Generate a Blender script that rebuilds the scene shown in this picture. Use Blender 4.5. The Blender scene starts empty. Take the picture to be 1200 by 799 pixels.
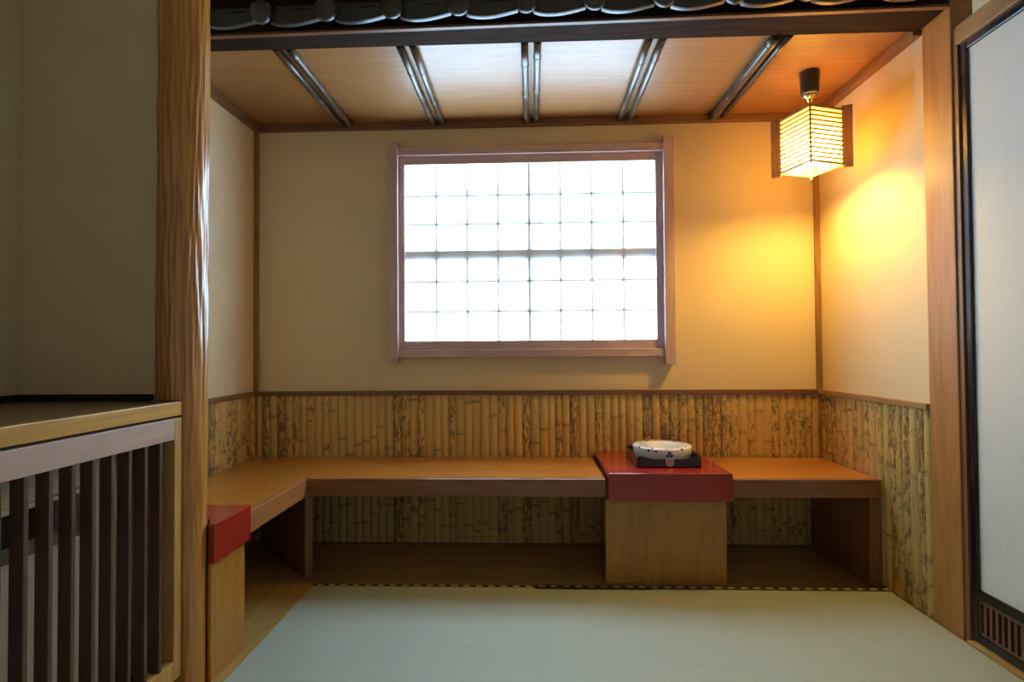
import bpy, bmesh, math, random
from mathutils import Vector, Matrix, noise

random.seed(7)
S = bpy.context.scene
COL = S.collection
PI = math.pi

# ------------------------------------------------------------------ materials
class NT:
    def __init__(s, name):
        s.m = bpy.data.materials.new(name); s.m.use_nodes = True
        s.t = s.m.node_tree; s.t.nodes.clear()
        s.out = s.n('ShaderNodeOutputMaterial')
    def n(s, typ, **kw):
        nd = s.t.nodes.new(typ)
        for k, v in kw.items(): setattr(nd, k, v)
        return nd
    def l(s, a, b): s.t.links.new(a, b)
    def coord(s, scale=(1, 1, 1), rot=(0, 0, 0)):
        tc = s.n('ShaderNodeTexCoord'); mp = s.n('ShaderNodeMapping')
        mp.inputs['Scale'].default_value = scale; mp.inputs['Rotation'].default_value = rot
        s.l(tc.outputs['Object'], mp.inputs['Vector']); return mp.outputs['Vector']
    def noise(s, vec, scale=1., detail=3., rough=.5, dist=0.):
        nd = s.n('ShaderNodeTexNoise'); s.l(vec, nd.inputs['Vector'])
        nd.inputs['Scale'].default_value = scale; nd.inputs['Detail'].default_value = detail
        nd.inputs['Roughness'].default_value = rough; nd.inputs['Distortion'].default_value = dist
        return nd.outputs['Fac']
    def ramp(s, fac, stops):
        nd = s.n('ShaderNodeValToRGB'); cr = nd.color_ramp
        while len(cr.elements) < len(stops): cr.elements.new(.5)
        for e, (p, c) in zip(cr.elements, stops):
            e.position = p; e.color = (c[0], c[1], c[2], 1) if not isinstance(c, (int, float)) else (c, c, c, 1)
        s.l(fac, nd.inputs['Fac']); return nd.outputs['Color']
    def mix(s, fac, a, b, mode='MIX'):
        nd = s.n('ShaderNodeMix', data_type='RGBA', blend_type=mode)
        for sock, v in ((nd.inputs[0], fac), (nd.inputs[6], a), (nd.inputs[7], b)):
            if hasattr(v, 'links'): s.l(v, sock)
            elif isinstance(v, (int, float)): sock.default_value = v
            else: sock.default_value = (v[0], v[1], v[2], 1)
        return nd.outputs[2]
    def math(s, op, a, b=None, c=None):
        nd = s.n('ShaderNodeMath', operation=op)
        for i, v in enumerate((a, b, c)):
            if v is None: continue
            if hasattr(v, 'links'): s.l(v, nd.inputs[i])
            else: nd.inputs[i].default_value = v
        return nd.outputs[0]
    def attr(s, name):
        nd = s.n('ShaderNodeAttribute'); nd.attribute_name = name; return nd.outputs['Fac']
    def bump(s, h, strength=.2, dist=.002):
        nd = s.n('ShaderNodeBump'); nd.inputs['Strength'].default_value = strength
        nd.inputs['Distance'].default_value = dist; s.l(h, nd.inputs['Height']); return nd.outputs['Normal']
    def bsdf(s, color, rough=.5, normal=None, coat=0., coat_rough=.1, spec=.5, metal=0.):
        b = s.n('ShaderNodeBsdfPrincipled')
        if hasattr(color, 'links'): s.l(color, b.inputs['Base Color'])
        else: b.inputs['Base Color'].default_value = (*color, 1)
        if hasattr(rough, 'links'): s.l(rough, b.inputs['Roughness'])
        else: b.inputs['Roughness'].default_value = rough
        b.inputs['Coat Weight'].default_value = coat; b.inputs['Coat Roughness'].default_value = coat_rough
        b.inputs['Specular IOR Level'].default_value = spec; b.inputs['Metallic'].default_value = metal
        if normal is not None: s.l(normal, b.inputs['Normal'])
        s.l(b.outputs[0], s.out.inputs[0]); return b

def wood(name, ca, cb, axis='x', scale=1., rough=.4, coat=0., coat_rough=.12, bump=.08, contrast=(.3, .7), rings=6., spec=.5):
    t = NT(name)
    k = {'x': (.7, 1, 1), 'y': (1, .7, 1), 'z': (1, 1, .7)}[axis]
    i = 'xyz'.index(axis)
    big = [rings * scale] * 3; big[i] = .8 * scale
    fine = [160 * scale] * 3; fine[i] = 3.5 * scale
    n1 = t.noise(t.coord(big), 1., 3., .5, .7)
    st = t.math('FRACT', t.math('MULTIPLY', n1, 9.))
    st = t.math('ABSOLUTE', t.math('SUBTRACT', t.math('MULTIPLY', st, 2.), 1.))
    n2 = t.noise(t.coord(fine), 1., 2., .6)
    f = t.math('ADD', t.math('MULTIPLY', st, .45), t.math('MULTIPLY', n2, .55))
    c = t.ramp(f, [(contrast[0], ca), (contrast[1], cb)])
    t.bsdf(c, rough, t.bump(n2, bump, .001), coat, coat_rough, spec)
    return t.m

def plain(name, c, rough=.5, coat=0., spec=.5, metal=0., var=.06, nscale=40., bump=.03):
    t = NT(name)
    n = t.noise(t.coord(), nscale, 3.)
    col = t.ramp(n, [(.3, tuple(x * (1 - var) for x in c)), (.7, tuple(min(1, x * (1 + var)) for x in c))])
    t.bsdf(col, rough, t.bump(n, bump, .001), coat, .08, spec, metal); return t.m

def plaster(name, c):
    t = NT(name)
    v = t.coord()
    n1 = t.noise(v, 3., 3.); n2 = t.noise(v, 260., 3., .7)
    col = t.mix(.5, t.ramp(n1, [(.3, tuple(x * .96 for x in c)), (.7, tuple(x * 1.03 for x in c))]),
                t.ramp(n2, [(.3, tuple(x * .9 for x in c)), (.7, tuple(x * 1.06 for x in c))]))
    t.bsdf(col, .9, t.bump(n2, .35, .0015), spec=.15); return t.m

M = {}
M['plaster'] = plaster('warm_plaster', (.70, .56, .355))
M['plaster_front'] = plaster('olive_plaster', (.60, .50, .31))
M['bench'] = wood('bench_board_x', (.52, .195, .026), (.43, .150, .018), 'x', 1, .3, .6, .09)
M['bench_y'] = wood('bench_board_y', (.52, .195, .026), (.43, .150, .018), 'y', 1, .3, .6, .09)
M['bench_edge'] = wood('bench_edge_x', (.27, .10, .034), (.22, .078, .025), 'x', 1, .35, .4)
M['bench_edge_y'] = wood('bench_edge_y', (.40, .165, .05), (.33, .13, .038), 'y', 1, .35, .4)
M['panel'] = wood('leg_panel_wood', (.25, .105, .04), (.20, .08, .028), 'z', 1, .4, .2)
M['base'] = wood('base_box_wood', (.43, .195, .03), (.365, .16, .024), 'z', 1, .4, .2)
M['floor_x'] = wood('floor_board_x', (.36, .20, .06), (.29, .155, .045), 'x', 1, .4, .2)
M['floor_y'] = wood('floor_board_y', (.44, .28, .085), (.35, .22, .06), 'y', 1, .4, .2)
M['ceil'] = wood('cedar_ceiling', (.34, .155, .05), (.28, .12, .036), 'x', .8, .42, .30, .28, rings=26.)
M['mould'] = wood('moulding_x', (.19, .085, .042), (.14, .06, .03), 'x', 1, .45)
M['mould_y'] = wood('moulding_y', (.24, .115, .045), (.18, .085, .033), 'y', 1, .45)
M['strip_z'] = wood('corner_strip_wood', (.30, .15, .06), (.22, .11, .04), 'z', 1, .5)
M['beam'] = wood('dark_beam_wood', (.034, .018, .012), (.022, .012, .008), 'x', 1, .85, 0, spec=.06)
M['post'] = wood('square_post_wood', (.42, .195, .052), (.35, .155, .04), 'z', 1, .42)
M['lintel'] = wood('lintel_wood', (.34, .20, .08), (.28, .155, .06), 'y', 1, .45)
M['sash'] = wood('window_wood_x', (.55, .39, .385), (.48, .335, .33), 'x', 1, .42)
M['sash_z'] = wood('window_wood_z', (.55, .39, .385), (.48, .335, .33), 'z', 1, .42)
M['muntin'] = plain('pale_lattice_wood', (.62, .55, .50), .5)
M['countertop'] = wood('counter_wood', (.20, .11, .035), (.15, .08, .025), 'y', 1, .32, .3)
M['counteredge'] = wood('counter_edge_wood', (.52, .27, .032), (.43, .21, .024), 'y', 1, .4, .1)
M['rail'] = wood('cabinet_rail_wood', (.46, .31, .24), (.38, .25, .19), 'y', 1, .45)
M['stile'] = wood('cabinet_stile_wood', (.52, .30, .088), (.44, .245, .066), 'z', 1, .45)
M['slat'] = wood('dark_slat_wood', (.105, .047, .028), (.072, .031, .018), 'z', 1, .45)
M['black'] = plain('black_lacquer', (.010, .009, .010), .22, .3, .35, var=.02, bump=0)
M['darkgap'] = plain('dark_recess', (.01, .01, .01), .8)
M['ac'] = plain('white_casing', (.62, .62, .57), .45)
M['fusuma'] = None
M['koshi'] = wood('door_lattice_wood', (.16, .08, .055), (.11, .055, .038), 'z', 1, .4)
M['chrome'] = plain('chrome', (.75, .74, .7), .2, metal=1., var=.02)
M['plastic'] = plain('black_plastic', (.012, .012, .012), .3)
M['fin'] = wood('lamp_board_wood', (.36, .18, .06), (.28, .13, .045), 'z', 2, .45)
M['rib'] = plain('lamp_rib_wood', (.30, .14, .045), .5)
M['cord'] = plain('brown_cord', (.10, .06, .03), .5)

# red lacquer
t = NT('red_lacquer')
n = t.noise(t.coord(), 6., 2.)
t.bsdf(t.ramp(n, [(.3, (.31, .019, .011)), (.7, (.35, .024, .013))]), .22, None, .6, .08); M['red'] = t.m

# tray lacquer (black outside), red rim/inside
M['traywood'] = plain('black_lacquer_tray', (.012, .014, .02), .25, .5, var=.03, bump=0)
M['trayin'] = plain('red_lacquer_inside', (.10, .018, .014), .3, .3, bump=0)

# fusuma paper
t = NT('door_paper'); v = t.coord()
n1 = t.noise(v, 2.2, 3.); n2 = t.noise(t.coord((60, 60, 8)), 3., 3.)
c = t.mix(.5, t.ramp(n1, [(.3, (.70, .70, .64)), (.7, (.76, .76, .70))]), t.ramp(n2, [(.3, (.69, .69, .63)), (.7, (.78, .77, .71))]))
t.bsdf(c, .75, t.bump(n2, .1, .001), spec=.2); M['fusuma'] = t.m

# log: orange brown with long streaks
t = NT('log_wood')
n1 = t.noise(t.coord((30, 30, 1.0)), 1., 3., .5, .8)
st = t.math('ABSOLUTE', t.math('SUBTRACT', t.math('MULTIPLY', t.math('FRACT', t.math('MULTIPLY', n1, 6.)), 2.), 1.))
n2 = t.noise(t.coord((220, 220, 5)), 1., 2.)
f = t.math('ADD', t.math('MULTIPLY', st, .6), t.math('MULTIPLY', n2, .4))
c = t.ramp(f, [(.2, (.34, .13, .026)), (.5, (.44, .19, .034)), (.8, (.50, .235, .045))])
t.bsdf(c, .33, t.bump(n2, .1, .001), .5, .2); M['log'] = t.m

# tatami: fine weave of rush, ribs every 15 mm running along x
t = NT('tatami_rush')
tc = t.n('ShaderNodeTexCoord'); sp = t.n('ShaderNodeSeparateXYZ'); t.l(tc.outputs['Object'], sp.inputs[0])
w = t.math('SINE', t.math('MULTIPLY', sp.outputs['Y'], 2 * PI / .0155))
w = t.math('MULTIPLY_ADD', w, .5, .5)
n1 = t.noise(t.coord((4, 40, 1)), 2., 3.); n2 = t.noise(t.coord((60, 900, 1)), 1., 2.)
c = t.ramp(n2, [(.25, (.32, .37, .305)), (.75, (.41, .46, .385))])
c = t.mix(t.math('MULTIPLY', w, .22), c, (.28, .33, .27))
c = t.mix(t.math('MULTIPLY', n1, .25), c, (.41, .45, .36))
t.bsdf(c, .6, t.bump(w, .25, .0012), spec=.3); M['tatami'] = t.m

# checked border tape: black with woven gold dashes
t = NT('tatami_border_tape')
tc = t.n('ShaderNodeTexCoord'); sp = t.n('ShaderNodeSeparateXYZ'); t.l(tc.outputs['Object'], sp.inputs[0])
w = t.math('FRACT', t.math('DIVIDE', sp.outputs['X'], .0492))
w = t.math('GREATER_THAN', w, .48)
w = t.math('MULTIPLY', w, t.math('LESS_THAN', t.math('ABSOLUTE', t.math('SUBTRACT', sp.outputs['Y'], 1.2100)), .0062))
c = t.mix(w, (.018, .012, .009), (.52, .43, .20))
t.bsdf(c, .6); M['tape'] = t.m
M['tape_dark'] = plain('border_backing', (.02, .013, .01), .6)

# mottled split bamboo
t = NT('mottled_bamboo')
r = t.attr('pole'); nd = t.attr('node')
v1 = t.coord((78, 78, 25)); v2 = t.coord((9, 9, 4))
# offset the pattern per pole
add = t.n('ShaderNodeVectorMath', operation='ADD'); cmb = t.n('ShaderNodeCombineXYZ')
t.l(t.math('MULTIPLY', r, 37.), cmb.inputs[0]); t.l(t.math('MULTIPLY', r, 91.), cmb.inputs[2])
t.l(v1, add.inputs[0]); t.l(cmb.outputs[0], add.inputs[1])
n1 = t.noise(add.outputs[0], 1., 5., .72, .7)
n2 = t.noise(v2, 1., 2.)
base = t.ramp(t.math('FRACT', t.math('MULTIPLY', r, 7.3)), [(0., (.58, .375, .115)), (.5, (.66, .455, .15)), (1., (.54, .38, .125))])
fine = t.noise(t.coord((500, 500, 6)), 1., 2.)
base = t.mix(t.math('MULTIPLY', fine, .35), base, (.34, .22, .08))
thr = t.math('SUBTRACT', .80, t.math('ADD', t.math('MULTIPLY', r, .26), t.math('MULTIPLY', n2, .20)))
sm = t.n('ShaderNodeMapRange'); sm.interpolation_type = 'SMOOTHSTEP'
t.l(n1, sm.inputs['Value']); t.l(thr, sm.inputs['From Min']); t.l(t.math('ADD', thr, .09), sm.inputs['From Max'])
sm.inputs['To Max'].default_value = .8
c = t.mix(sm.outputs[0], base, (.12, .07, .028))
c = t.mix(t.math('MULTIPLY', nd, .6), c, (.10, .06, .025))
t.bsdf(c, .48, t.bump(n1, .06, .001)); M['bamboo'] = t.m

# brown bamboo battens of the ceiling
t = NT('smoked_bamboo')
n1 = t.noise(t.coord((40, 5, 40)), 1., 4., .6, .5); nd = t.attr('node')
c = t.ramp(n1, [(.35, (.028, .016, .011)), (.52, (.085, .05, .028)), (.70, (.20, .13, .07))])
c = t.mix(t.math('MULTIPLY', nd, .8), c, (.05, .03, .02))
t.bsdf(c, .32, None, .3, .12); M['batten'] = t.m

# roof tile: smoked black clay
t = NT('black_roof_tile')
n1 = t.noise(t.coord(), 9., 4., .6); n2 = t.noise(t.coord(), 150., 2.)
t.bsdf(t.ramp(n1, [(.3, (.022, .022, .024)), (.7, (.045, .043, .042))]),
       t.math('MULTIPLY_ADD', n1, .25, .27), t.bump(n2, .08, .001), .2, .25); M['tile'] = t.m

# shoji paper: translucent sheet, a little sheer
def paper(name, col, sheer):
    t = NT(name)
    n = t.noise(t.coord((3, 3, 3)), 60., 4.)
    c = t.ramp(n, [(.3, tuple(x * .96 for x in col)), (.7, col)])
    tr = t.n('ShaderNodeBsdfTranslucent'); t.l(c, tr.inputs[0])
    df = t.n('ShaderNodeBsdfDiffuse'); t.l(c, df.inputs[0])
    m1 = t.n('ShaderNodeMixShader'); m1.inputs[0].default_value = .3
    t.l(tr.outputs[0], m1.inputs[1]); t.l(df.outputs[0], m1.inputs[2])
    tp = t.n('ShaderNodeBsdfTransparent')
    m2 = t.n('ShaderNodeMixShader'); m2.inputs[0].default_value = sheer
    t.l(m1.outputs[0], m2.inputs[1]); t.l(tp.outputs[0], m2.inputs[2])
    t.l(m2.outputs[0], t.out.inputs[0]); return t.m
M['paper'] = paper('shoji_paper', (.93, .93, .92), .25)
M['lamp_paper'] = paper('lamp_paper', (.72, .54, .27), .07)
def emit(name, col, s):
    t = NT(name); e = t.n('ShaderNodeEmission')
    n = t.noise(t.coord(), 1.5, 1.)
    c = t.ramp(n, [(.2, tuple(x * .98 for x in col)), (.8, col)])
    t.l(c, e.inputs[0]); e.inputs[1].default_value = s; t.l(e.outputs[0], t.out.inputs[0]); return t.m
WIN = 24.0
M['daypane'] = emit('daylit_frosted_glass', (.48, .74, 1.0), WIN)
M['bulb'] = emit('lamp_bulb_glow', (1., .61, .115), 640.)

# porcelain with small painted flowers
t = NT('painted_porcelain')
tc = t.n('ShaderNodeTexCoord')
vo = t.n('ShaderNodeTexVoronoi'); vo.inputs['Scale'].default_value = 42.; t.l(tc.outputs['Object'], vo.inputs['Vector'])
n1 = t.noise(t.coord(), 30., 2.)
spot = t.math('LESS_THAN', t.math('ADD', vo.outputs['Distance'], t.math('MULTIPLY', n1, .25)), .42)
sep = t.n('ShaderNodeSeparateColor'); t.l(vo.outputs['Color'], sep.inputs[0])
keep = t.math('GREATER_THAN', sep.outputs[0], .12)
sp = t.n('ShaderNodeSeparateXYZ'); t.l(tc.outputs['Object'], sp.inputs[0])
top = t.math('GREATER_THAN', sp.outputs['Z'], .052)
rad = t.math('SQRT', t.math('ADD', t.math('POWER', sp.outputs['X'], 2.), t.math('POWER', sp.outputs['Y'], 2.)))
ring = t.math('GREATER_THAN', rad, .088)
fac = t.math('MULTIPLY', t.math('MULTIPLY', spot, keep), t.math('MULTIPLY', top, ring))
pc = t.ramp(sep.outputs[1], [(.0, (.05, .10, .35)), (.45, (.03, .05, .20)), (.6, (.08, .22, .12)), (.85, (.40, .07, .05))])
c = t.mix(fac, (.86, .85, .82), pc)
t.bsdf(c, .2, None, .5, .05); M['porcelain'] = t.m
M['blue'] = plain('blue_glaze', (.035, .07, .32), .25, .4)
M['blue_dark'] = plain('dark_blue_glaze', (.01, .012, .04), .25, .4)
M['crest'] = plain('tan_crest_paint', (.74, .66, .55), .4)
M['crest_line'] = plain('tan_crest_line', (.20, .13, .08), .4)

# ------------------------------------------------------------------ mesh helpers
class MB:
    """collects shapes in room coordinates, links them as one mesh object"""
    def __init__(s):
        s.bm = bmesh.new()
        s.pole = s.bm.faces.layers.float.new('pole'); s.node = s.bm.verts.layers.float.new('node')
    def box(s, x0, x1, y0, y1, z0, z1, bev=.0, seg=2):
        b = bmesh.new()
        vs = [b.verts.new((x, y, z)) for z in (z0, z1) for y in (y0, y1) for x in (x0, x1)]
        for f in ((0, 2, 3, 1), (4, 5, 7, 6), (0, 1, 5, 4), (2, 6, 7, 3), (0, 4, 6, 2), (1, 3, 7, 5)):
            b.faces.new([vs[i] for i in f])
        if bev: bmesh.ops.bevel(b, geom=list(b.edges), offset=bev, segments=seg, profile=.5, affect='EDGES')
        s.merge(b); return s
    def prism(s, pts, z0, z1, bev=0., axis='z'):
        """polygon pts extruded along axis (z: pts are xy; y: pts are xz; x: pts are yz)"""
        b = bmesh.new()
        def P(p, h): return {'z': (p[0], p[1], h), 'y': (p[0], h, p[1]), 'x': (h, p[0], p[1])}[axis]
        lo = [b.verts.new(P(p, z0)) for p in pts]; hi = [b.verts.new(P(p, z1)) for p in pts]
        n = len(pts)
        b.faces.new(lo[::-1]); b.faces.new(hi)
        for i in range(n): b.faces.new((lo[i], lo[(i + 1) % n], hi[(i + 1) % n], hi[i]))
        bmesh.ops.recalc_face_normals(b, faces=b.faces)
        if bev: bmesh.ops.bevel(b, geom=list(b.edges), offset=bev, segments=2, profile=.5, affect='EDGES')
        s.merge(b); return s
    def lathe(s, prof, c=(0, 0, 0), n=48, axis='z', smooth=True, cap=True):
        b = bmesh.new(); rings = []
        for r, h in prof:
            ring = []
            for k in range(n):
                a = 2 * PI * k / n; u, v = r * math.cos(a), r * math.sin(a)
                p = {'z': (u, v, h), 'y': (u, h, v), 'x': (h, u, v)}[axis]
                ring.append(b.verts.new(Vector(p) + Vector(c)))
            rings.append(ring)
        for A, B in zip(rings, rings[1:]):
            for k in range(n):
                b.faces.new((A[k], A[(k + 1) % n], B[(k + 1) % n], B[k])).smooth = smooth
        for R_ in (rings[0], rings[-1]) if cap else ():
            if (R_[0].co - R_[n // 2].co).length > 1e-6: b.faces.new(R_)
        bmesh.ops.remove_doubles(b, verts=b.verts, dist=1e-7)
        bmesh.ops.recalc_face_normals(b, faces=b.faces)
        s.merge(b); return s
    def tube(s, pts, r, n=12):
        b = bmesh.new(); rings = []
        pts = [Vector(p) for p in pts]
        for i, p in enumerate(pts):
            d = (pts[min(i + 1, len(pts) - 1)] - pts[max(i - 1, 0)]).normalized()
            u = d.orthogonal().normalized() if i == 0 else (pu - d * pu.dot(d)).normalized()
            pu = u; w = d.cross(u); rr = r[i] if isinstance(r, (list, tuple)) else r
            rings.append([b.verts.new(p + (u * math.cos(2 * PI * k / n) + w * math.sin(2 * PI * k / n)) * rr) for k in range(n)])
        for A, B in zip(rings, rings[1:]):
            for k in range(n): b.faces.new((A[k], A[(k + 1) % n], B[(k + 1) % n], B[k])).smooth = True
        b.faces.new(rings[0][::-1]); b.faces.new(rings[-1])
        bmesh.ops.recalc_face_normals(b, faces=b.faces)
        s.merge(b); return s
    def merge(s, b, pole=None):
        vm = {}
        nl = b.verts.layers.float.get('node')
        for v in b.verts:
            vm[v] = s.bm.verts.new(v.co)
            if nl: vm[v][s.node] = v[nl]
        for f in b.faces:
            g = s.bm.faces.new([vm[v] for v in f.verts]); g.smooth = f.smooth
            if pole is not None: g[s.pole] = pole
        b.free(); return s
    def xform(s, mat):
        for v in s.bm.verts: v.co = mat @ v.co
        return s
    def build(s, name, mat, parent=None, recalc=False):
        me = bpy.data.meshes.new(name)
        org = Vector((0, 0, 0)); q = parent
        while q is not None: org = org + q.location; q = q.parent
        for v in s.bm.verts: v.co = v.co - org
        if recalc: bmesh.ops.recalc_face_normals(s.bm, faces=s.bm.faces)
        s.bm.to_mesh(me); s.bm.free(); me.materials.append(mat)
        o = bpy.data.objects.new(name, me); COL.objects.link(o)
        if parent: o.parent = parent
        return o

def thing(name, loc, label, cat, group=None):
    o = bpy.data.objects.new(name, None); COL.objects.link(o); o.location = loc
    o.empty_display_size = .05
    o['label'] = label; o['category'] = cat
    if group: o['group'] = group
    return o
def tag(o, label, cat, group=None):
    o['label'] = label; o['category'] = cat
    if group: o['group'] = group
    return o
def struct(o, label=None, cat=None):
    o['kind'] = 'structure'
    if label: o['label'] = label
    if cat: o['category'] = cat
    return o
def box(*a, **k): return MB().box(*a, **k)

# ------------------------------------------------------------------ room numbers (metres)
XL, XR, YB = -1.3804, 1.3836, 2.60          # inner faces of nook walls
ZCEIL, ZMOULD, ZDADO = 2.070, 2.039, .743
YBE0, YBE1 = 1.787, 1.900                   # beam front / back
WX0, WX1, WZ0, WZ1 = -.6215, .6050, .9870, 1.8560   # paper area of the window

# ------------------------------------------------------------------ shell
fl = MB().box(-1.60, 1.60, -1.6, 2.70, -.06, 0).build('floor', M['floor_x'])
struct(fl, 'brown wooden floor boards under the benches', 'floor')
# boards running along the left bench, mitred at the corner
MB().prism([(-1.38, 1.0), (-.882, 1.0), (-.882, 2.114), (-1.38, 2.60)], .0005, .003).build('floor_board', M['floor_y'], fl)

wb = MB()
wb.box(XL - .1, WX0 - .06, YB, YB + .1, -.02, 2.45); wb.box(WX1 + .06, XR + .1, YB, YB + .1, -.02, 2.45)
wb.box(WX0 - .06, WX1 + .06, YB, YB + .1, -.02, WZ0 - .06); wb.box(WX0 - .06, WX1 + .06, YB, YB + .1, WZ1 + .06, 2.45)
wall_back = struct(wb.build('wall_back', M['plaster']), 'beige plaster back wall around the paper window', 'wall')
wall_left = struct(box(XL - .1, XL, 1.5, YB + .1, -.02, 2.45).build('wall_left', M['plaster']), 'beige plaster wall above the left bench arm', 'wall')
wall_right = struct(box(XR, XR + .1, 1.86, YB + .1, -.02, 2.45).build('wall_right', M['plaster']), 'plaster wall to the right lit yellow by the lamp', 'wall')
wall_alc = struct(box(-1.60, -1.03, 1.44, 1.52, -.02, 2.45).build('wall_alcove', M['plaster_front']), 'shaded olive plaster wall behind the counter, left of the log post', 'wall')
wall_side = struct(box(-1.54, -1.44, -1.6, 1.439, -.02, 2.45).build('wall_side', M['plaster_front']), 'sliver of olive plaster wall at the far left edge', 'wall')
wall_over = struct(box(1.392, 1.49, -1.6, 1.70, 1.972, 2.45).build('wall_over_door', M['plaster']), 'small pale plaster wall above the sliding door', 'wall')
struct(box(XL - .1, XR + .1, 1.905, 1.96, 2.10, 2.45).build('wall_over_beam', M['beam']), 'wall above the tiled eave', 'wall')  # dark colour stands in for the shadow gap above the tiles
struct(box(-1.54, 1.50, -1.6, 1.93, 2.45, 2.5).build('ceiling.001', M['plaster_front']), 'plain ceiling of the front room', 'ceiling')
b = MB().box(-1.439, -1.052, 1.426, 1.4395, .8065, .824, .002)
struct(b.build('baseboard_alcove', M['beam']), 'dark thin strip along the foot of the olive wall', 'baseboard')
b = MB().box(-1.4395, -1.427, .45, 1.425, .8065, .824, .002)
struct(b.build('baseboard_side', M['beam']), 'dark thin strip along the foot of the far left wall', 'baseboard')

# ceiling of the nook : six wide boards, bamboo pairs over the joints
PAIRS = [(-.9352, -.8866), (-.4762, -.4288), (-.0176, .0300), (.4330, .4823), (.8820, .9290)]
cl = MB()
edges = [XL - .05] + [(a + c) / 2 for a, c in PAIRS] + [XR + .05]
for a, c in zip(edges, edges[1:]): cl.box(a + .001, c - .001, YBE1 - .02, YB + .02, ZCEIL, ZCEIL + .012)
cl.box(XL - .05, XR + .05, YBE1 - .02, YB + .02, ZCEIL + .013, ZCEIL + .03)
ceiling = struct(cl.build('ceiling', M['ceil']), 'cedar board ceiling of the nook with paired bamboo battens', 'ceiling')
def bamboo_stick(x, y0, y1, z, r, seed):
    rnd = random.Random(seed); mb = MB(); b = bmesh.new(); nl = b.verts.layers.float.new('node')
    ys = [(y0, r, 0.)]; y = y0 + rnd.uniform(.04, .2)
    while y < y1 - .03:
        ys += [(y - .010, r, 0.), (y - .004, r * 1.02, .2), (y - .0015, r * 1.17, 1.), (y + .0015, r * .93, 1.), (y + .006, r * .97, .3), (y + .02, r, 0.)]
        y += rnd.uniform(.16, .26)
    ys.append((y1, r, 0.)); N = 16; rings = []
    for yy, rr, k in ys:
        ring = []
        for i in range(N):
            v = b.verts.new((x + rr * math.cos(2 * PI * i / N), yy, z + rr * math.sin(2 * PI * i / N))); v[nl] = k; ring.append(v)
        rings.append(ring)
    for A, B in zip(rings, rings[1:]):
        for i in range(N): b.faces.new((A[i], A[(i + 1) % N], B[(i + 1) % N], B[i])).smooth = True
    b.faces.new(rings[0]); b.faces.new(rings[-1][::-1])
    bmesh.ops.recalc_face_normals(b, faces=b.faces)
    return mb.merge(b)
k = 0
for i, (a, c) in enumerate(PAIRS):
    for x in (a, c):
        r = {8: .0185, 9: .0135}.get(k, .0135)
        if k == 1: r = .0145
        bamboo_stick(x, YBE1 + .002, YB - .032, ZCEIL - r * .92, r, 20 + k).build('bamboo_batten', M['batten'], ceiling)
        k += 1

# mouldings, rails, corner strips
struct(box(XL, XR, YB - .03, YB, ZMOULD, ZCEIL, bev=.002).build('trim_1', M['mould']), 'brown moulding between ceiling and back wall', 'moulding')
struct(box(XL, XL + .03, YBE1 + .001, YB - .031, ZMOULD, ZCEIL, bev=.002).build('trim_2', M['mould_y']), 'brown moulding between ceiling and left wall', 'moulding')
struct(box(XR - .032, XR, YBE1 + .001, YB - .031, ZMOULD - .002, ZCEIL, bev=.002).build('trim_3', M['mould_y']), 'brown moulding between ceiling and right wall', 'moulding')
struct(box(XL + .001, XR - .001, YB - .022, YB - .0005, ZDADO - .021, ZDADO, bev=.002).build('trim_4', M['mould']), 'thin brown rail over the bamboo on the back wall', 'rail')
struct(box(XL + .0005, XL + .022, 1.505, YB - .023, ZDADO - .021, ZDADO, bev=.002).build('trim_5', M['mould_y']), 'thin brown rail over the bamboo on the left wall', 'rail')
struct(box(XR - .022, XR - .0005, 1.890, YB - .023, ZDADO - .021, ZDADO, bev=.002).build('trim_6', M['lintel']), 'thin brown rail over the bamboo on the right wall', 'rail')
struct(box(XL, XL + .02, YB - .02, YB, .425, ZMOULD, bev=.0015).build('trim_7', M['strip_z']), 'upright brown strip in the left corner of the nook', 'corner strip')
struct(box(XR - .021, XR, YB - .021, YB, .425, ZMOULD, bev=.0015).build('trim_8', M['strip_z']), 'upright brown strip in the right corner under the lamp', 'corner strip')

# bamboo wainscot: split poles side by side, in wall coordinates (u along wall, v up, w out)
def wainscot(L, z0, z1, pitch, bulge, place, seed, parent, tiger=0., name='bamboo_wainscot'):
    rnd = random.Random(seed); mb = MB(); n = max(1, round(L / pitch)); u = 0.
    widths = [rnd.uniform(.86, 1.14) for _ in range(n)]; k = L / sum(widths)
    for w in widths:
        w *= k; b = bmesh.new(); nl = b.verts.layers.float.new('node')
        rows = [(z0, 1., 0.)]; z = z0 + rnd.uniform(.03, .22); lean = rnd.uniform(-.12, .12)
        while z < z1 - .02:
            rows += [(z - .009, 1., 0.), (z - .003, 1.1, .25), (z - .001, 1.2, .5), (z + .001, 1.18, 1.), (z + .003, .8, 1.), (z + .008, .95, .2), (z + .02, 1., 0.)]
            z += rnd.uniform(.20, .42)
        rows.append((z1, 1., 0.)); rows = [q for q in rows if z0 <= q[0] <= z1]
        P = 8; grid = []; h = bulge * rnd.uniform(.75, 1.2)
        for zz, s, nk in rows:
            row = []
            for i in range(P + 1):
                q = -1 + 2 * i / P; d = math.sqrt(max(0, 1 - (q * .94) ** 2)) * h * s + .001 + lean * q * h * .5
                v = b.verts.new(place(u + w * (q + 1) / 2, zz, d)); v[nl] = nk; row.append(v)
            grid.append(row)
        for A, B in zip(grid, grid[1:]):
            for i in range(P): b.faces.new((A[i], A[i + 1], B[i + 1], B[i])).smooth = True
        mb.merge(b, tiger + (1 - tiger) * rnd.random()); u += w
    return mb.build(name, M['bamboo'], parent, recalc=True)
wainscot(XR - XL - .002, .004, ZDADO - .021, .0395, .012, lambda u, z, d: (XL + .001 + u, YB - d, z), 3, wall_back)
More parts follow.
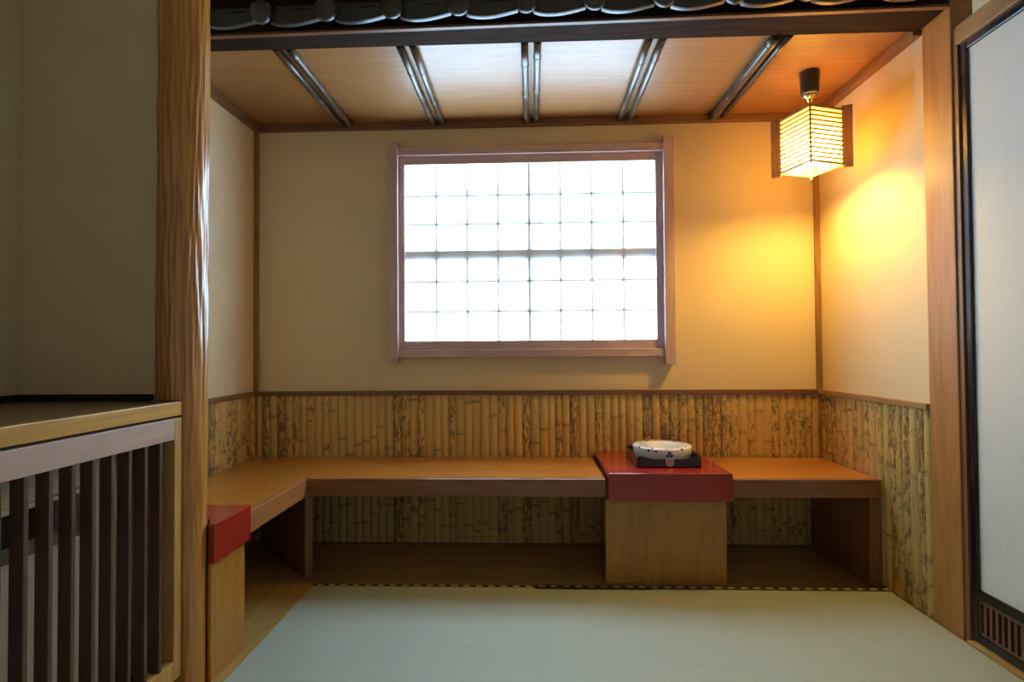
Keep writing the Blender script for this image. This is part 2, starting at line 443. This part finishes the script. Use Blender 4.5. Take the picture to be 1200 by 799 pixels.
wainscot(YB - 1.52, .004, ZDADO - .021, .043, .012, lambda u, z, d: (XL + d, YB - .012 - u, z), 4, wall_left, .55)
wainscot(YB - 1.90, .004, ZDADO - .021, .0395, .012, lambda u, z, d: (XR - d, YB - .012 - u, z), 5, wall_right, .45)

# ------------------------------------------------------------------ window
win = bpy.data.objects.new('window_1', None); COL.objects.link(win); win.location = (0, YB, .9)
struct(win, 'bright white paper window with fine lattice and rosy wooden frame', 'window')
# casing on the wall: two uprights running past the head and sill rails
box(-.693, -.650, 2.552, 2.6, .882, 1.966, bev=.002).build('casing_upright', M['sash_z'], win)
box(.6375, .6865, 2.548, 2.6, .868, 1.964, bev=.002).build('casing_upright', M['sash_z'], win)
box(-.650, .6375, 2.560, 2.6, 1.897, 1.9365, bev=.002).build('head_rail', M['sash'], win)
box(-.650, .6375, 2.560, 2.6, .906, .943, bev=.002).build('sill_rail', M['sash'], win)
# inner sash frame
sh = MB()
box(-.650, WX0, 2.578, 2.62, .943, 1.897, bev=.0015).build('sash_stile', M['sash_z'], win)
box(WX1, .6375, 2.578, 2.62, .943, 1.897, bev=.0015).build('sash_stile', M['sash_z'], win)
box(WX0, WX1, 2.578, 2.62, WZ1, 1.897, bev=.0015).build('sash_rail', M['sash'], win)
box(WX0, WX1, 2.578, 2.62, .943, WZ0, bev=.0015).build('sash_rail', M['sash'], win)
# paper sheet with the lattice just behind it
pp = MB()
q_ = [pp.bm.verts.new(c) for c in ((WX0 - .004, 2.6, WZ0 - .004), (WX1 + .004, 2.6, WZ0 - .004), (WX1 + .004, 2.6, WZ1 + .004), (WX0 - .004, 2.6, WZ1 + .004))]
pp.bm.faces.new(q_)
pp.build('window_paper', M['paper'], win)
lat = MB(); yl0, yl1 = 2.6023, 2.6082
for i in range(1, 8):
    x = WX0 + (WX1 - WX0) * i / 8; hw = .0062 if i != 4 else .0080
    lat.box(x - hw, x + hw, yl0 if i != 4 else yl0 - .0002, yl1, WZ0, WZ1)
for z in [WZ1 - (WZ1 - WZ0) * q / 6 for q in (1.04, 2.02, 2.945, 3.98, 5.0)]:
    lat.box(WX0, WX1, yl0 + .0001, yl1 + .0005, z - .0062, z + .0062)
lat.build('lattice', M['muntin'], win)
# outer sash: meeting rail and stile in front of the daylit frosted pane
o_ = MB().box(WX0 - .02, WX1 + .02, 2.6108, 2.640, 1.378, 1.428)
o_.build('outer_rail', M['muntin'], win)
box(-.022, .010, 2.645, 2.665, WZ0 - .03, WZ1 + .03).build('outer_stile', M['muntin'], win)
box(WX0 - .055, WX1 + .055, 2.694, 2.698, WZ0 - .055, WZ1 + .055).build('frosted_pane', M['daypane'], win)

# ------------------------------------------------------------------ right side: square post, sliding door, lintel
sp_ = thing('square_post', (1.43, 1.82, 0), 'square light brown wooden post between the bamboo wall and the sliding door', 'post')
box(1.372, 1.482, 1.762, 1.888, 0, 2.45, bev=.003).build('shaft', M['post'], sp_)
box(1.378, 1.47, 1.744, 1.7615, 0, 1.97, bev=.001).build('door_jamb', M['panel'], sp_)
struct(box(1.366, 1.500, -1.6, 1.743, 0.0005, .014, bev=.002).build('trim_9', M['floor_y']), 'pale wooden threshold under the sliding door', 'threshold')
struct(box(1.374, 1.500, -1.6, 1.744, 1.912, 1.972, bev=.002).build('trim_10', M['lintel']), 'brown wooden lintel above the sliding door', 'lintel')
def fusuma(name, y0, y1, x, label):
    d = bpy.data.objects.new(name, None); COL.objects.link(d); d.location = (x, y1, .016)
    struct(d, label, 'sliding door')
    z0, z1 = .016, 1.9115; fw = .024
    box(x, x + .026, y1 - fw, y1, z0, z1, bev=.003).build('door_stile', M['black'], d)
    box(x, x + .026, y0, y0 + fw, z0, z1, bev=.003).build('door_stile', M['black'], d)
    box(x, x + .026, y0 + fw, y1 - fw, z1 - .026, z1, bev=.003).build('door_rail', M['black'], d)
    box(x, x + .026, y0 + fw, y1 - fw, z0, z0 + .028, bev=.003).build('door_rail', M['black'], d)
    box(x, x + .026, y0 + fw, y1 - fw, .152, .182, bev=.003).build('door_rail', M['black'], d)
    box(x + .009, x + .019, y0 + fw, y1 - fw, .182, z1 - .026).build('paper_panel', M['fusuma'], d)
    box(x + .016, x + .022, y0 + fw, y1 - fw, z0 + .028, .152).build('kick_board', M['black'], d)
    lf = MB(); a, c = z0 + .028, .152
    lf.box(x + .004, x + .016, y0 + fw, y1 - fw, a, a + .008).box(x + .004, x + .016, y0 + fw, y1 - fw, c - .010, c)
    n = int((y1 - y0 - 2 * fw) / .0205); st = (y1 - y0 - 2 * fw) / n
    for i in range(n + 1):
        yy = y0 + fw + st * i; lf.box(x + .003, x + .016, max(y0 + fw, yy - .0045), min(y1 - fw, yy + .0045), a + .008, c - .010)
    lf.build('kick_lattice', M['koshi'], d)
fusuma('door_1', .83, 1.7425, 1.384, 'white paper sliding door with black frame and slatted foot at the right edge')
fusuma('door_2', -.10, .8295, 1.412, 'white paper sliding door nearer the camera')

# ------------------------------------------------------------------ log post (round, rippled), notched round the counter
CX, CY, RL = -.9925, 1.4715, .0632
def make_log():
    b = bmesh.new(); N, NZ = 160, 230; H = 2.45; rings = []
    for z in sorted([H * j / NZ for j in range(NZ + 1)] + [.8068, .8082]):
        ring = []
        amp = .0036 * min(1, max(.12, (z - .55) / .35))
        for i in range(N):
            a = 2 * PI * i / N; c, s_ = math.cos(a), math.sin(a)
            n = noise.noise((c * 6.5, s_ * 6.5, z * 6.5)) + .55 * noise.noise((c * 12 + 7, s_ * 12, z * 6.5))
            r = RL + amp * n + .003 * noise.noise((c * .8 + 3, s_ * .8, z * .9)) + .002 * max(0, .5 - z)
            x, y = CX + r * c, CY + r * s_
            if z < .8075 and x < -.953 and y < 1.4205: y = 1.4205
            ring.append(b.verts.new((x, y, z)))
        rings.append(ring)
    for A, B in zip(rings, rings[1:]):
        for i in range(N): b.faces.new((A[i], A[(i + 1) % N], B[(i + 1) % N], B[i])).smooth = True
    b.faces.new(rings[0][::-1]); b.faces.new(rings[-1])
    return MB().merge(b)
lg = make_log().build('log_post', M['log'])
tag(lg, 'round rippled orange-brown log post standing at the end of the counter', 'post')

# ------------------------------------------------------------------ beam with row of eave tiles
def byf(x): return YBE0 - .0175 * x
bm_ = thing('eave_beam', (0, YBE1, 2.05), 'long dark brown wooden beam carrying the row of black roof tiles', 'beam')
MB().prism([(XL, byf(XL)), (XR - .013, byf(XR)), (XR - .013, YBE1), (XL, YBE1)], 2.050, 2.0978, .003).build('beam_body', M['beam'], bm_)
MB().prism([(XL, byf(XL) - .0475), (XR - .013, byf(XR) - .0475), (XR - .013, byf(XR) + .05), (XL, byf(XL) + .05)], 2.0980, 2.1045, .001).build('eave_board', M['beam'], bm_)
MB().prism([(XL, byf(XL) - .006), (XR - .013, byf(XR) - .006), (XR - .013, byf(XR) + .012), (XL, byf(XL) + .012)], 2.0465, 2.0565, .002).build('lip_highlight', M['mould'], bm_)  # paler strip paints the highlight along the beam's lower front edge

def tile_parts(root, m):
    P = .2220
    # cover: half-round roll with domed end disc
    roll = MB()
    pr = [(.0, -.034), (.010, -.0335), (.020, -.032), (.028, -.0295), (.034, -.026), (.0375, -.0215), (.0385, -.017), (.0385, -.009), (.0365, -.0066), (.0, -.0066)]
    roll.lathe(pr, (0, 0, 0), 40, 'y')
    roll.build('round_end', m, root)
    # apron: curved front plate between this disc and the next
    ap = bmesh.new(); n = 24; F = []; Bk = []
    def zl(u):   # lower edge, u 0..1 from this disc to the next
        return -.024 - .0175 * math.sin(PI * min(1, (u * .86 + .02)) ** .72) + .010 * u
    grid = []
    for i in range(n + 1):
        u = i / n; x = .024 + (P - .024 - .0275) * u
        zb_ = zl(u); zt = zb_ + .042
        prof = [(-.006, zt), (-.006, zb_ + .004), (-.009, zb_ + .0015), (-.0095, zb_), (-.004, zb_ - .001), (.008, zb_), (.008, zt)]
        grid.append([ap.verts.new((x, y + .0042, z)) for y, z in prof])
    for A, B in zip(grid, grid[1:]):
        for k in range(len(A)):
            f = ap.faces.new((A[k], A[(k + 1) % len(A)], B[(k + 1) % len(A)], B[k])); f.smooth = False
    ap.faces.new(grid[0]); ap.faces.new(grid[-1][::-1])
    bmesh.ops.recalc_face_normals(ap, faces=ap.faces)
    MB().merge(ap).build('apron', m, root)
    # pan: body running back over the eave board
    MB().prism([(.0127, .004), (.0137, .004), (.0137, .0268), (.13, .0268), (.13, .0370), (.0127, .0370)], .032, P - .030, .0008, 'x').build('pan', m, root)
ORD = ['first black eave tile of the row, mostly behind the log post', 'second black roof tile from the log post, over the beam',
       'third black roof tile from the log post, over the beam', 'fourth black roof tile counted from the log post',
       'fifth black roof tile counted from the log post', 'black roof tile sixth from the log post, above the window centre',
       'black roof tile seventh from the log post, above the window', 'black roof tile eighth from the log post, above the right window edge',
       'fourth black roof tile counted from the square post', 'third black roof tile from the square post, above the lamp',
       'second black roof tile from the square post', 'black roof tile nearest the square post at the right end of the row']
x0t = -.0089 - 5 * .2226
proto = None
for i in range(11):
    x = x0t + .2226 * i
    lab = ORD[i] if i < 10 else ORD[11]
    loc = (x, byf(x) - .062, 2.0785)
    if proto is None:
        proto = thing('eave_tile', (0, 0, 0), lab, 'roof tile', 'black eave tiles on the beam'); tile_parts(proto, M['tile']); r_ = proto
    else:
        r_ = proto.copy(); COL.objects.link(r_); r_['label'] = lab
        for ch in list(proto.children):
            c_ = ch.copy(); COL.objects.link(c_); c_.parent = r_
    r_.location = loc

# ------------------------------------------------------------------ benches
ZB, ZBB, YF, XLF = .4211, .3490, 2.139, -.9196
ES = .030
cb = thing('corner_bench', (XLF, YF, 0), 'L-shaped varnished orange-brown bench along the back and left walls', 'bench')
y_end = 1.6795
# mitred at the corner
MB().prism([(XL + .019, YB - .0195), (.291, YB - .0195), (.291, YF + ES), (XLF - ES, YF + ES)], ZB - .028, ZB - .001, .0015).build('seat_board', M['bench'], cb)
MB().prism([(XL + .019, YB - .020), (XLF - ES - .0005, YF + ES), (XLF - ES - .0005, y_end), (XL + .019, y_end)], ZB - .028, ZB - .001, .0015).build('seat_board', M['bench_y'], cb)
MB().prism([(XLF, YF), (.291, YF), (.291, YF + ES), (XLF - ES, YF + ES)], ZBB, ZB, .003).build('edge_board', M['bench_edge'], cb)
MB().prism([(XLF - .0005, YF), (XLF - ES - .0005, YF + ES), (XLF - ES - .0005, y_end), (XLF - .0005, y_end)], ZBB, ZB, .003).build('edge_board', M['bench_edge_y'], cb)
# slanting leg panel set on the mitre
d = Vector((-.7071, .7071)); nrm = Vector((.7071, .7071)) * .016
p0 = Vector((-.929, 2.176)); p1 = Vector((XL + .02, YB - .022)) 
p1 = p0 + d * .55
MB().prism([tuple(p0 + nrm), tuple(p0 - nrm), tuple(p1 - nrm), tuple(p1 + nrm)], .003, ZB - .029, .0015).build('leg_panel', M['panel'], cb)

sb = thing('bench', (1.08, YF, 0), 'short orange-brown bench between the red table and the right wall', 'bench')
xa, xb = .7845, 1.3665
MB().box(xa, xb, YF + ES, YB - .0195, ZB - .028, ZB - .001, .0015).build('seat_board', M['bench'], sb)
MB().box(xa, xb, YF, YF + ES, ZBB, ZB, .003).build('edge_board', M['bench_edge'], sb)
MB().box(1.320, 1.366, YF + .006, YB - .014, .001, ZB - .029, .002).build('leg_panel', M['panel'], sb)

# red-topped tables
def red_table(c, lid, base, label, notch=None):
    r = thing('low_table', c, label, 'table', 'red lacquer low tables')
    x0, x1, y0, y1 = lid
    a, b_, c_, d_ = base
    if notch:      # the corner behind the log is cut away
        arc = [(CX + .0690 * math.cos(math.radians(q)), CY + .0690 * math.sin(math.radians(q))) for q in range(88, 8, -7)]
        MB().prism([(x0, arc[0][1])] + arc + [(x1, arc[-1][1]), (x1, y1), (x0, y1)], .338, .4495, .003).build('tabletop', M['red'], r)
        MB().box(b_ - .010, b_, arc[-1][1], d_, .001, .338, .0015).build('front_panel', M['base'], r)
        MB().box(a, b_ - .0105, d_ - .075, d_ - .045, .001, .338, .002).build('support_board', M['panel'], r)
    else:
        MB().box(x0, x1, y0, y1, .338, .4495, .003, 2).build('tabletop', M['red'], r)
        MB().box(a, b_, c_, c_ + .028, .001, .338, .002).build('front_panel', M['base'], r)
        MB().box((a + b_) / 2 + .02, (a + b_) / 2 + .05, c_ + .0285, d_, .001, .338, .002).build('support_board', M['panel'], r)
    return r
red_table((.54, 2.30, 0), (.3000, .7835, 2.1145, YB - .014), (.2895, .7685, 2.148, YB - .020), 'red lacquer topped low table set into the back bench, under the tray')
red_table((-1.1, 1.6, 0), (XL + .014, -.9045, 1.488, 1.6785), (XL + .016, -.9165, 1.488, 1.6625), 'red lacquer topped low table beside the log post, at the end of the left bench', (-.9285, 1.546))

# ------------------------------------------------------------------ tatami
tm = thing('tatami_mat', (.24, .9, 0), 'large woven pale green tatami mat covering the floor in front', 'mat')
MB().box(-.880, 1.364, -1.2, 2.1005, .001, .006, .001).build('mat_surface', M['tatami'], tm)
MB().box(-.880, .006, 2.1005, 2.1195, .001, .0068, .0008).build('border_tape', M['tape'], tm)
bt = MB().box(.006, 1.364, 2.0955, 2.1215, .001, .0082, .0008).build('border_tape', M['tape'], tm)
MB().box(.006, .46, 2.0895, 2.0955, .001, .0080, .0005).build('border_edge', M['tape_dark'], tm)

# ------------------------------------------------------------------ tray and ashtray on the red table
TX, TY, TZ = .5655, 2.353, .4495
tr = thing('tray', (TX, TY, TZ), 'square black lacquer tray with a round crest, on the red table', 'tray')
def rrect(hx, hy, r, n=6):
    pts = []
    for cx, cy, a0 in ((hx - r, hy - r, 0), (-hx + r, hy - r, 90), (-hx + r, -hy + r, 180), (hx - r, -hy + r, 270)):
        for k in range(n + 1):
            a = math.radians(a0 + 90 * k / n); pts.append((cx + r * math.cos(a), cy + r * math.sin(a)))
    return pts
def rrect2(hx, hy, r):
    out = []; p = rrect(hx, hy, r); n = len(p)
    for i in range(n):
        a, c = p[i], p[(i + 1) % n]; out.append(a)
        if math.hypot(c[0] - a[0], c[1] - a[1]) > .1:
            out += [(a[0] + (c[0] - a[0]) * k / 16, a[1] + (c[1] - a[1]) * k / 16) for k in range(1, 16)]
    return out
def tray_mesh():
    b = bmesh.new(); rings = []
    for ins, z in ((.004, 0), (.0005, .003), (0, .006), (0, .0445), (.0015, .0465), (.0055, .0465), (.007, .0445), (.007, .012)):
        dip = lambda x, y: .0125 * max(0., 1 - (x / .104) ** 4) if abs(y) > .12 and z > .02 else 0.
        rings.append([b.verts.new((TX + x, TY + y, TZ + z - dip(x, y))) for x, y in rrect2(.136 - ins, .136 - ins, .022 - ins * .5)])
    n = len(rings[0])
    for A, B in zip(rings, rings[1:]):
        for k in range(n): b.faces.new((A[k], A[(k + 1) % n], B[(k + 1) % n], B[k])).smooth = False
    b.faces.new(rings[0][::-1]); b.faces.new(rings[-1])
    return MB().merge(b)
tray_mesh().build('tray_body', M['traywood'], tr)
MB().prism([(TX + x, TY + y) for x, y in rrect(.1285, .1285, .018)], TZ + .0122, TZ + .0132).build('tray_lining', M['trayin'], tr)
def disc(r, y, cx, cz, d=.0012, n=32):
    return MB().lathe([(0, y - d), (r * .94, y - d), (r, y - d * .4), (r, y)], (cx, 0, cz), n, 'y', False)
yf_ = TY - .136
CZ_ = TZ + .0225
cr = disc(.0175, yf_ + .0003, TX + .0005, CZ_).build('crest', M['crest'], tr)
ln = MB()
ln.lathe([(.0135, yf_ - .0016), (.0150, yf_ - .0016), (.0150, yf_ - .0005), (.0135, yf_ - .0005), (.0135, yf_ - .0016)], (TX + .0005, 0, CZ_), 32, 'y', False, False)
for k in range(5):
    a = PI / 2 + 2 * PI * k / 5
    ln.lathe([(.0028, yf_ - .0015), (.0042, yf_ - .0015), (.0042, yf_ - .0005), (.0028, yf_ - .0005), (.0028, yf_ - .0015)],
             (TX + .0005 + .0072 * math.cos(a), 0, CZ_ + .0072 * math.sin(a)), 16, 'y', False, False)
ln.build('crest_mark', M['crest_line'], cr)

AX, AY, AZ = .568, 2.357, TZ + .0133
at_ = thing('ashtray', (AX, AY, AZ), 'round white porcelain ashtray painted with small flowers, sitting in the black tray', 'ashtray')
prof = [(.086, 0), (.092, .001), (.094, .012), (.1215, .0130), (.1240, .0155), (.1255, .052), (.1252, .0555), (.1235, .0577), (.119, .0590), (.078, .0584), (.067, .0570), (.062, .050), (.058, .020), (.050, .013), (0, .012)]
MB().lathe(prof, (AX, AY, AZ), 72).build('bowl', M['porcelain'], at_)
fl_ = MB(); ang0 = -PI / 2 + .01
def on_rim(a, z): r = .1240 + (z - .0155) * .041; return Vector((AX + r * math.cos(a), AY + r * math.sin(a), AZ + z)), r
for da, dz in ((0, .0085), (-.062, -.003), (.062, -.003)):
    c0, r = on_rim(ang0 + da, .036 + dz)
    b = bmesh.new(); bmesh.ops.create_uvsphere(b, u_segments=14, v_segments=8, radius=1)
    for v in b.verts: v.co = Matrix.Translation(c0) @ Matrix.Rotation(ang0 + da, 4, 'Z') @ Matrix.Diagonal((.0013, .0078, .0070, 1)) @ v.co
    for f in b.faces: f.smooth = True
    fl_.merge(b)
fl_.build('painted_flower', M['blue'], at_)
for da, z, rr in ((-.70, .050, .0052), (-.44, .0485, .0042)):
    c0, r = on_rim(ang0 + da, z)
    ds = MB(); b = bmesh.new(); bmesh.ops.create_uvsphere(b, u_segments=12, v_segments=8, radius=1)
    for v in b.verts: v.co = Matrix.Translation(c0) @ Matrix.Rotation(ang0 + da, 4, 'Z') @ Matrix.Diagonal((.0012, rr * 1.3, rr, 1)) @ v.co
    ds.merge(b)
    ds.build('painted_dot', M['blue_dark'], at_)

# ------------------------------------------------------------------ pendant lamp
LX, LY = 1.148, 2.2
lamp = thing('pendant_lamp', (LX, LY, ZCEIL), 'glowing square paper lantern lamp hanging from the ceiling in the right corner', 'lamp')
# black cap under the ceiling
MB().lathe([(0, 2.070), (.0375, 2.070), (.0385, 2.066), (.034, 1.985), (.031, 1.977), (.022, 1.974), (0, 1.974)], (LX, LY, 0), 36).build('ceiling_cap', M['plastic'], lamp)
MB().lathe([(.024, 1.975), (.024, 1.968), (.012, 1.960), (.010, 1.950), (.006, 1.946), (0, 1.946)], (LX - .002, LY, 0), 24).build('cord_grip', M['chrome'], lamp)
MB().tube([(LX - .001, LY, 1.952), (LX, LY, 1.93), (LX, LY, 1.905)], .0042, 10).build('cord', M['cord'], lamp)
ZL0, ZL1, HD = 1.668, 1.893, .112
A0 = math.radians(-117.6)          # direction of the near corner
cs = [Vector((LX + HD * math.cos(A0 + PI / 2 * k), LY + HD * math.sin(A0 + PI / 2 * k), 0)) for k in range(4)]
shade = MB(); b = bmesh.new()
NV = 10
cols = []
for k in range(4):
    cols.append([b.verts.new((cs[k].x, cs[k].y, ZL0 + (ZL1 - ZL0) * j / NV)) for j in range(NV + 1)])
for k in range(4):
    for j in range(NV): b.faces.new((cols[k][j], cols[(k + 1) % 4][j], cols[(k + 1) % 4][j + 1], cols[k][j + 1]))
tv = [c_[-1] for c_ in cols]; b.faces.new(tv)
shade.merge(b); sh_o = shade.build('lamp_shade', M['lamp_paper'], lamp)
ribs = MB()
def bar(mb, p, q, z0, z1, th, out=.0):
    p2, q2 = Vector((p.x, p.y)), Vector((q.x, q.y)); dr = (q2 - p2).normalized(); nn = Vector((dr.y, -dr.x))
    mid = (p2 + q2) / 2; cen = Vector((LX, LY))
    if nn.dot(mid - cen) < 0: nn = -nn
    a_, b2 = p2 + nn * out, q2 + nn * out
    mb.prism([tuple(a_), tuple(b2), tuple(b2 + nn * th), tuple(a_ + nn * th)], z0, z1)
NR = 12
for k in range(4):
    for j in range(NR + 1):
        z = ZL0 + .004 + (ZL1 - ZL0 - .008) * j / NR; h = .0033 if 0 < j < NR else .004
        bar(ribs, cs[k], cs[(k + 1) % 4], z - h, z + h, .004, .0006)
ribs.build('shade_rib', M['rib'], lamp)
for k in range(4):
    dr = Vector((math.cos(A0 + PI / 2 * k), math.sin(A0 + PI / 2 * k))); nn = Vector((-dr.y, dr.x)) * .0035
    a_ = Vector((LX, LY)) + dr * (HD - .004); e_ = Vector((LX, LY)) + dr * (HD + .034)
    MB().prism([tuple(a_ + nn), tuple(a_ - nn), tuple(e_ - nn), tuple(e_ + nn)], ZL0 - .012, ZL1 + .012, .001).build('corner_board', M['fin'], lamp)
# lamp holder and bulb
MB().lathe([(0, 1.892), (.006, 1.892), (.006, 1.850), (.018, 1.845), (.018, 1.795), (.014, 1.792), (0, 1.792)], (LX, LY, 0), 20).build('lamp_holder', M['plastic'], lamp)
MB().lathe([(0, 1.688), (.018, 1.690), (.031, 1.700), (.038, 1.716), (.038, 1.732), (.030, 1.756), (.015, 1.775), (.013, 1.791), (0, 1.791)], (LX, LY, 0), 20).build('bulb', M['bulb'], lamp)

# ------------------------------------------------------------------ slatted cabinet at the left with a counter on it
XC, YC0, YC1 = -.957, .30, 1.4185
cab = thing('slatted_cabinet', (-1.2, .9, 0), 'low cabinet with wooden counter top and dark upright slats, left of the log post', 'cabinet')
MB().prism([(-1.438, YC0), (XC - .022, YC0), (XC - .022, YC1), (-1.062, YC1), (-1.062, 1.4392), (-1.438, 1.4392)], .768, .8052, .001).build('counter_top', M['countertop'], cab)
MB().box(XC - .0215, XC, YC0, YC1, .768, .8058, .002).build('counter_edge', M['counteredge'], cab)
MB().box(-1.43, XC - .012, YC0 + .01, YC1 - .002, .7625, .768).build('shadow_gap', M['darkgap'], cab)
MB().box(XC - .034, XC, YC0, 1.389, .7055, .7620, .0015).build('top_rail', M['rail'], cab)
MB().box(XC - .034, XC, 1.389, YC1 - .001, .0650, .7620, .0015).build('stile', M['stile'], cab)
MB().box(XC - .034, XC, YC0, 1.389, .0650, .1180, .0015).build('bottom_rail', M['stile'], cab)
MB().box(-1.43, XC - .03, YC0, YC1 - .002, .001, .0648).build('plinth', M['darkgap'], cab)
k = 0; y = .969 + .0522 * 7
while y > YC0 + .02:
    if y < 1.380: MB().box(XC - .031, XC - .002, y, y + .0105, .1180, .7055, .0012).build('slat', M['slat'], cab)
    y -= .0522

ac = thing('air_conditioner', (-1.2, 1.0, .066), 'white casing with a dark air slot standing behind the dark slats of the cabinet', 'air conditioner')
XA = -1.08
c_ = MB()
c_.box(-1.40, XA, .42, 1.345, .066, .505, .004)
c_.box(-1.40, XA, .42, 1.345, .618, .735, .004)
c_.box(-1.40, XA, 1.262, 1.3445, .503, .620, .0)
c_.box(-1.40, XA, .42, .56, .503, .620, .0)
c_.build('casing', M['ac'], ac)
MB().box(-1.398, XA - .09, .561, 1.261, .5055, .6175).build('air_slot', M['darkgap'], ac)
MB().box(XA - .02, XA + .006, .562, 1.260, .607, .6175, .002).build('louvre', M['ac'], ac)
MB().box(XA - .02, XA + .004, .562, 1.260, .4995, .5065, .002).build('slot_lip', M['ac'], ac)

# ------------------------------------------------------------------ camera
f_px = 621.0829; yaw, pitch, roll = .0371652, .01785967, .00712546
fw = Vector((-math.sin(yaw) * math.cos(pitch), math.cos(yaw) * math.cos(pitch), math.sin(pitch)))
r0 = Vector((math.cos(yaw), math.sin(yaw), 0)); u0 = r0.cross(fw)
rt = r0 * math.cos(roll) - u0 * math.sin(roll); up = u0 * math.cos(roll) + r0 * math.sin(roll)
cam = bpy.data.cameras.new('camera'); cam.sensor_width = 36.; cam.lens = 36. * f_px / 1200.
cam.clip_start = .02
co = bpy.data.objects.new('camera', cam); COL.objects.link(co)
mw = Matrix.Identity(4)
for i in range(3): mw[i][0], mw[i][1], mw[i][2] = rt[i], up[i], -fw[i]
mw.translation = Vector((0, 0, .9379)); co.matrix_world = mw
S.camera = co

# ------------------------------------------------------------------ light: dim cool daylight from the open side behind the camera
w = bpy.data.worlds.new('world'); S.world = w; w.use_nodes = True
bg = w.node_tree.nodes['Background']; bg.inputs[0].default_value = (.97, .98, 1., 1); bg.inputs[1].default_value = .26

S.view_settings.view_transform = 'Standard'; S.view_settings.look = 'None'
S.view_settings.exposure = 0.; S.view_settings.gamma = 1.; S.view_settings.use_curve_mapping = False
cy = S.cycles
cy.max_bounces = 10; cy.diffuse_bounces = 6; cy.glossy_bounces = 4; cy.transmission_bounces = 6; cy.transparent_max_bounces = 8
cy.sample_clamp_indirect = 8.; cy.caustics_reflective = False; cy.caustics_refractive = False
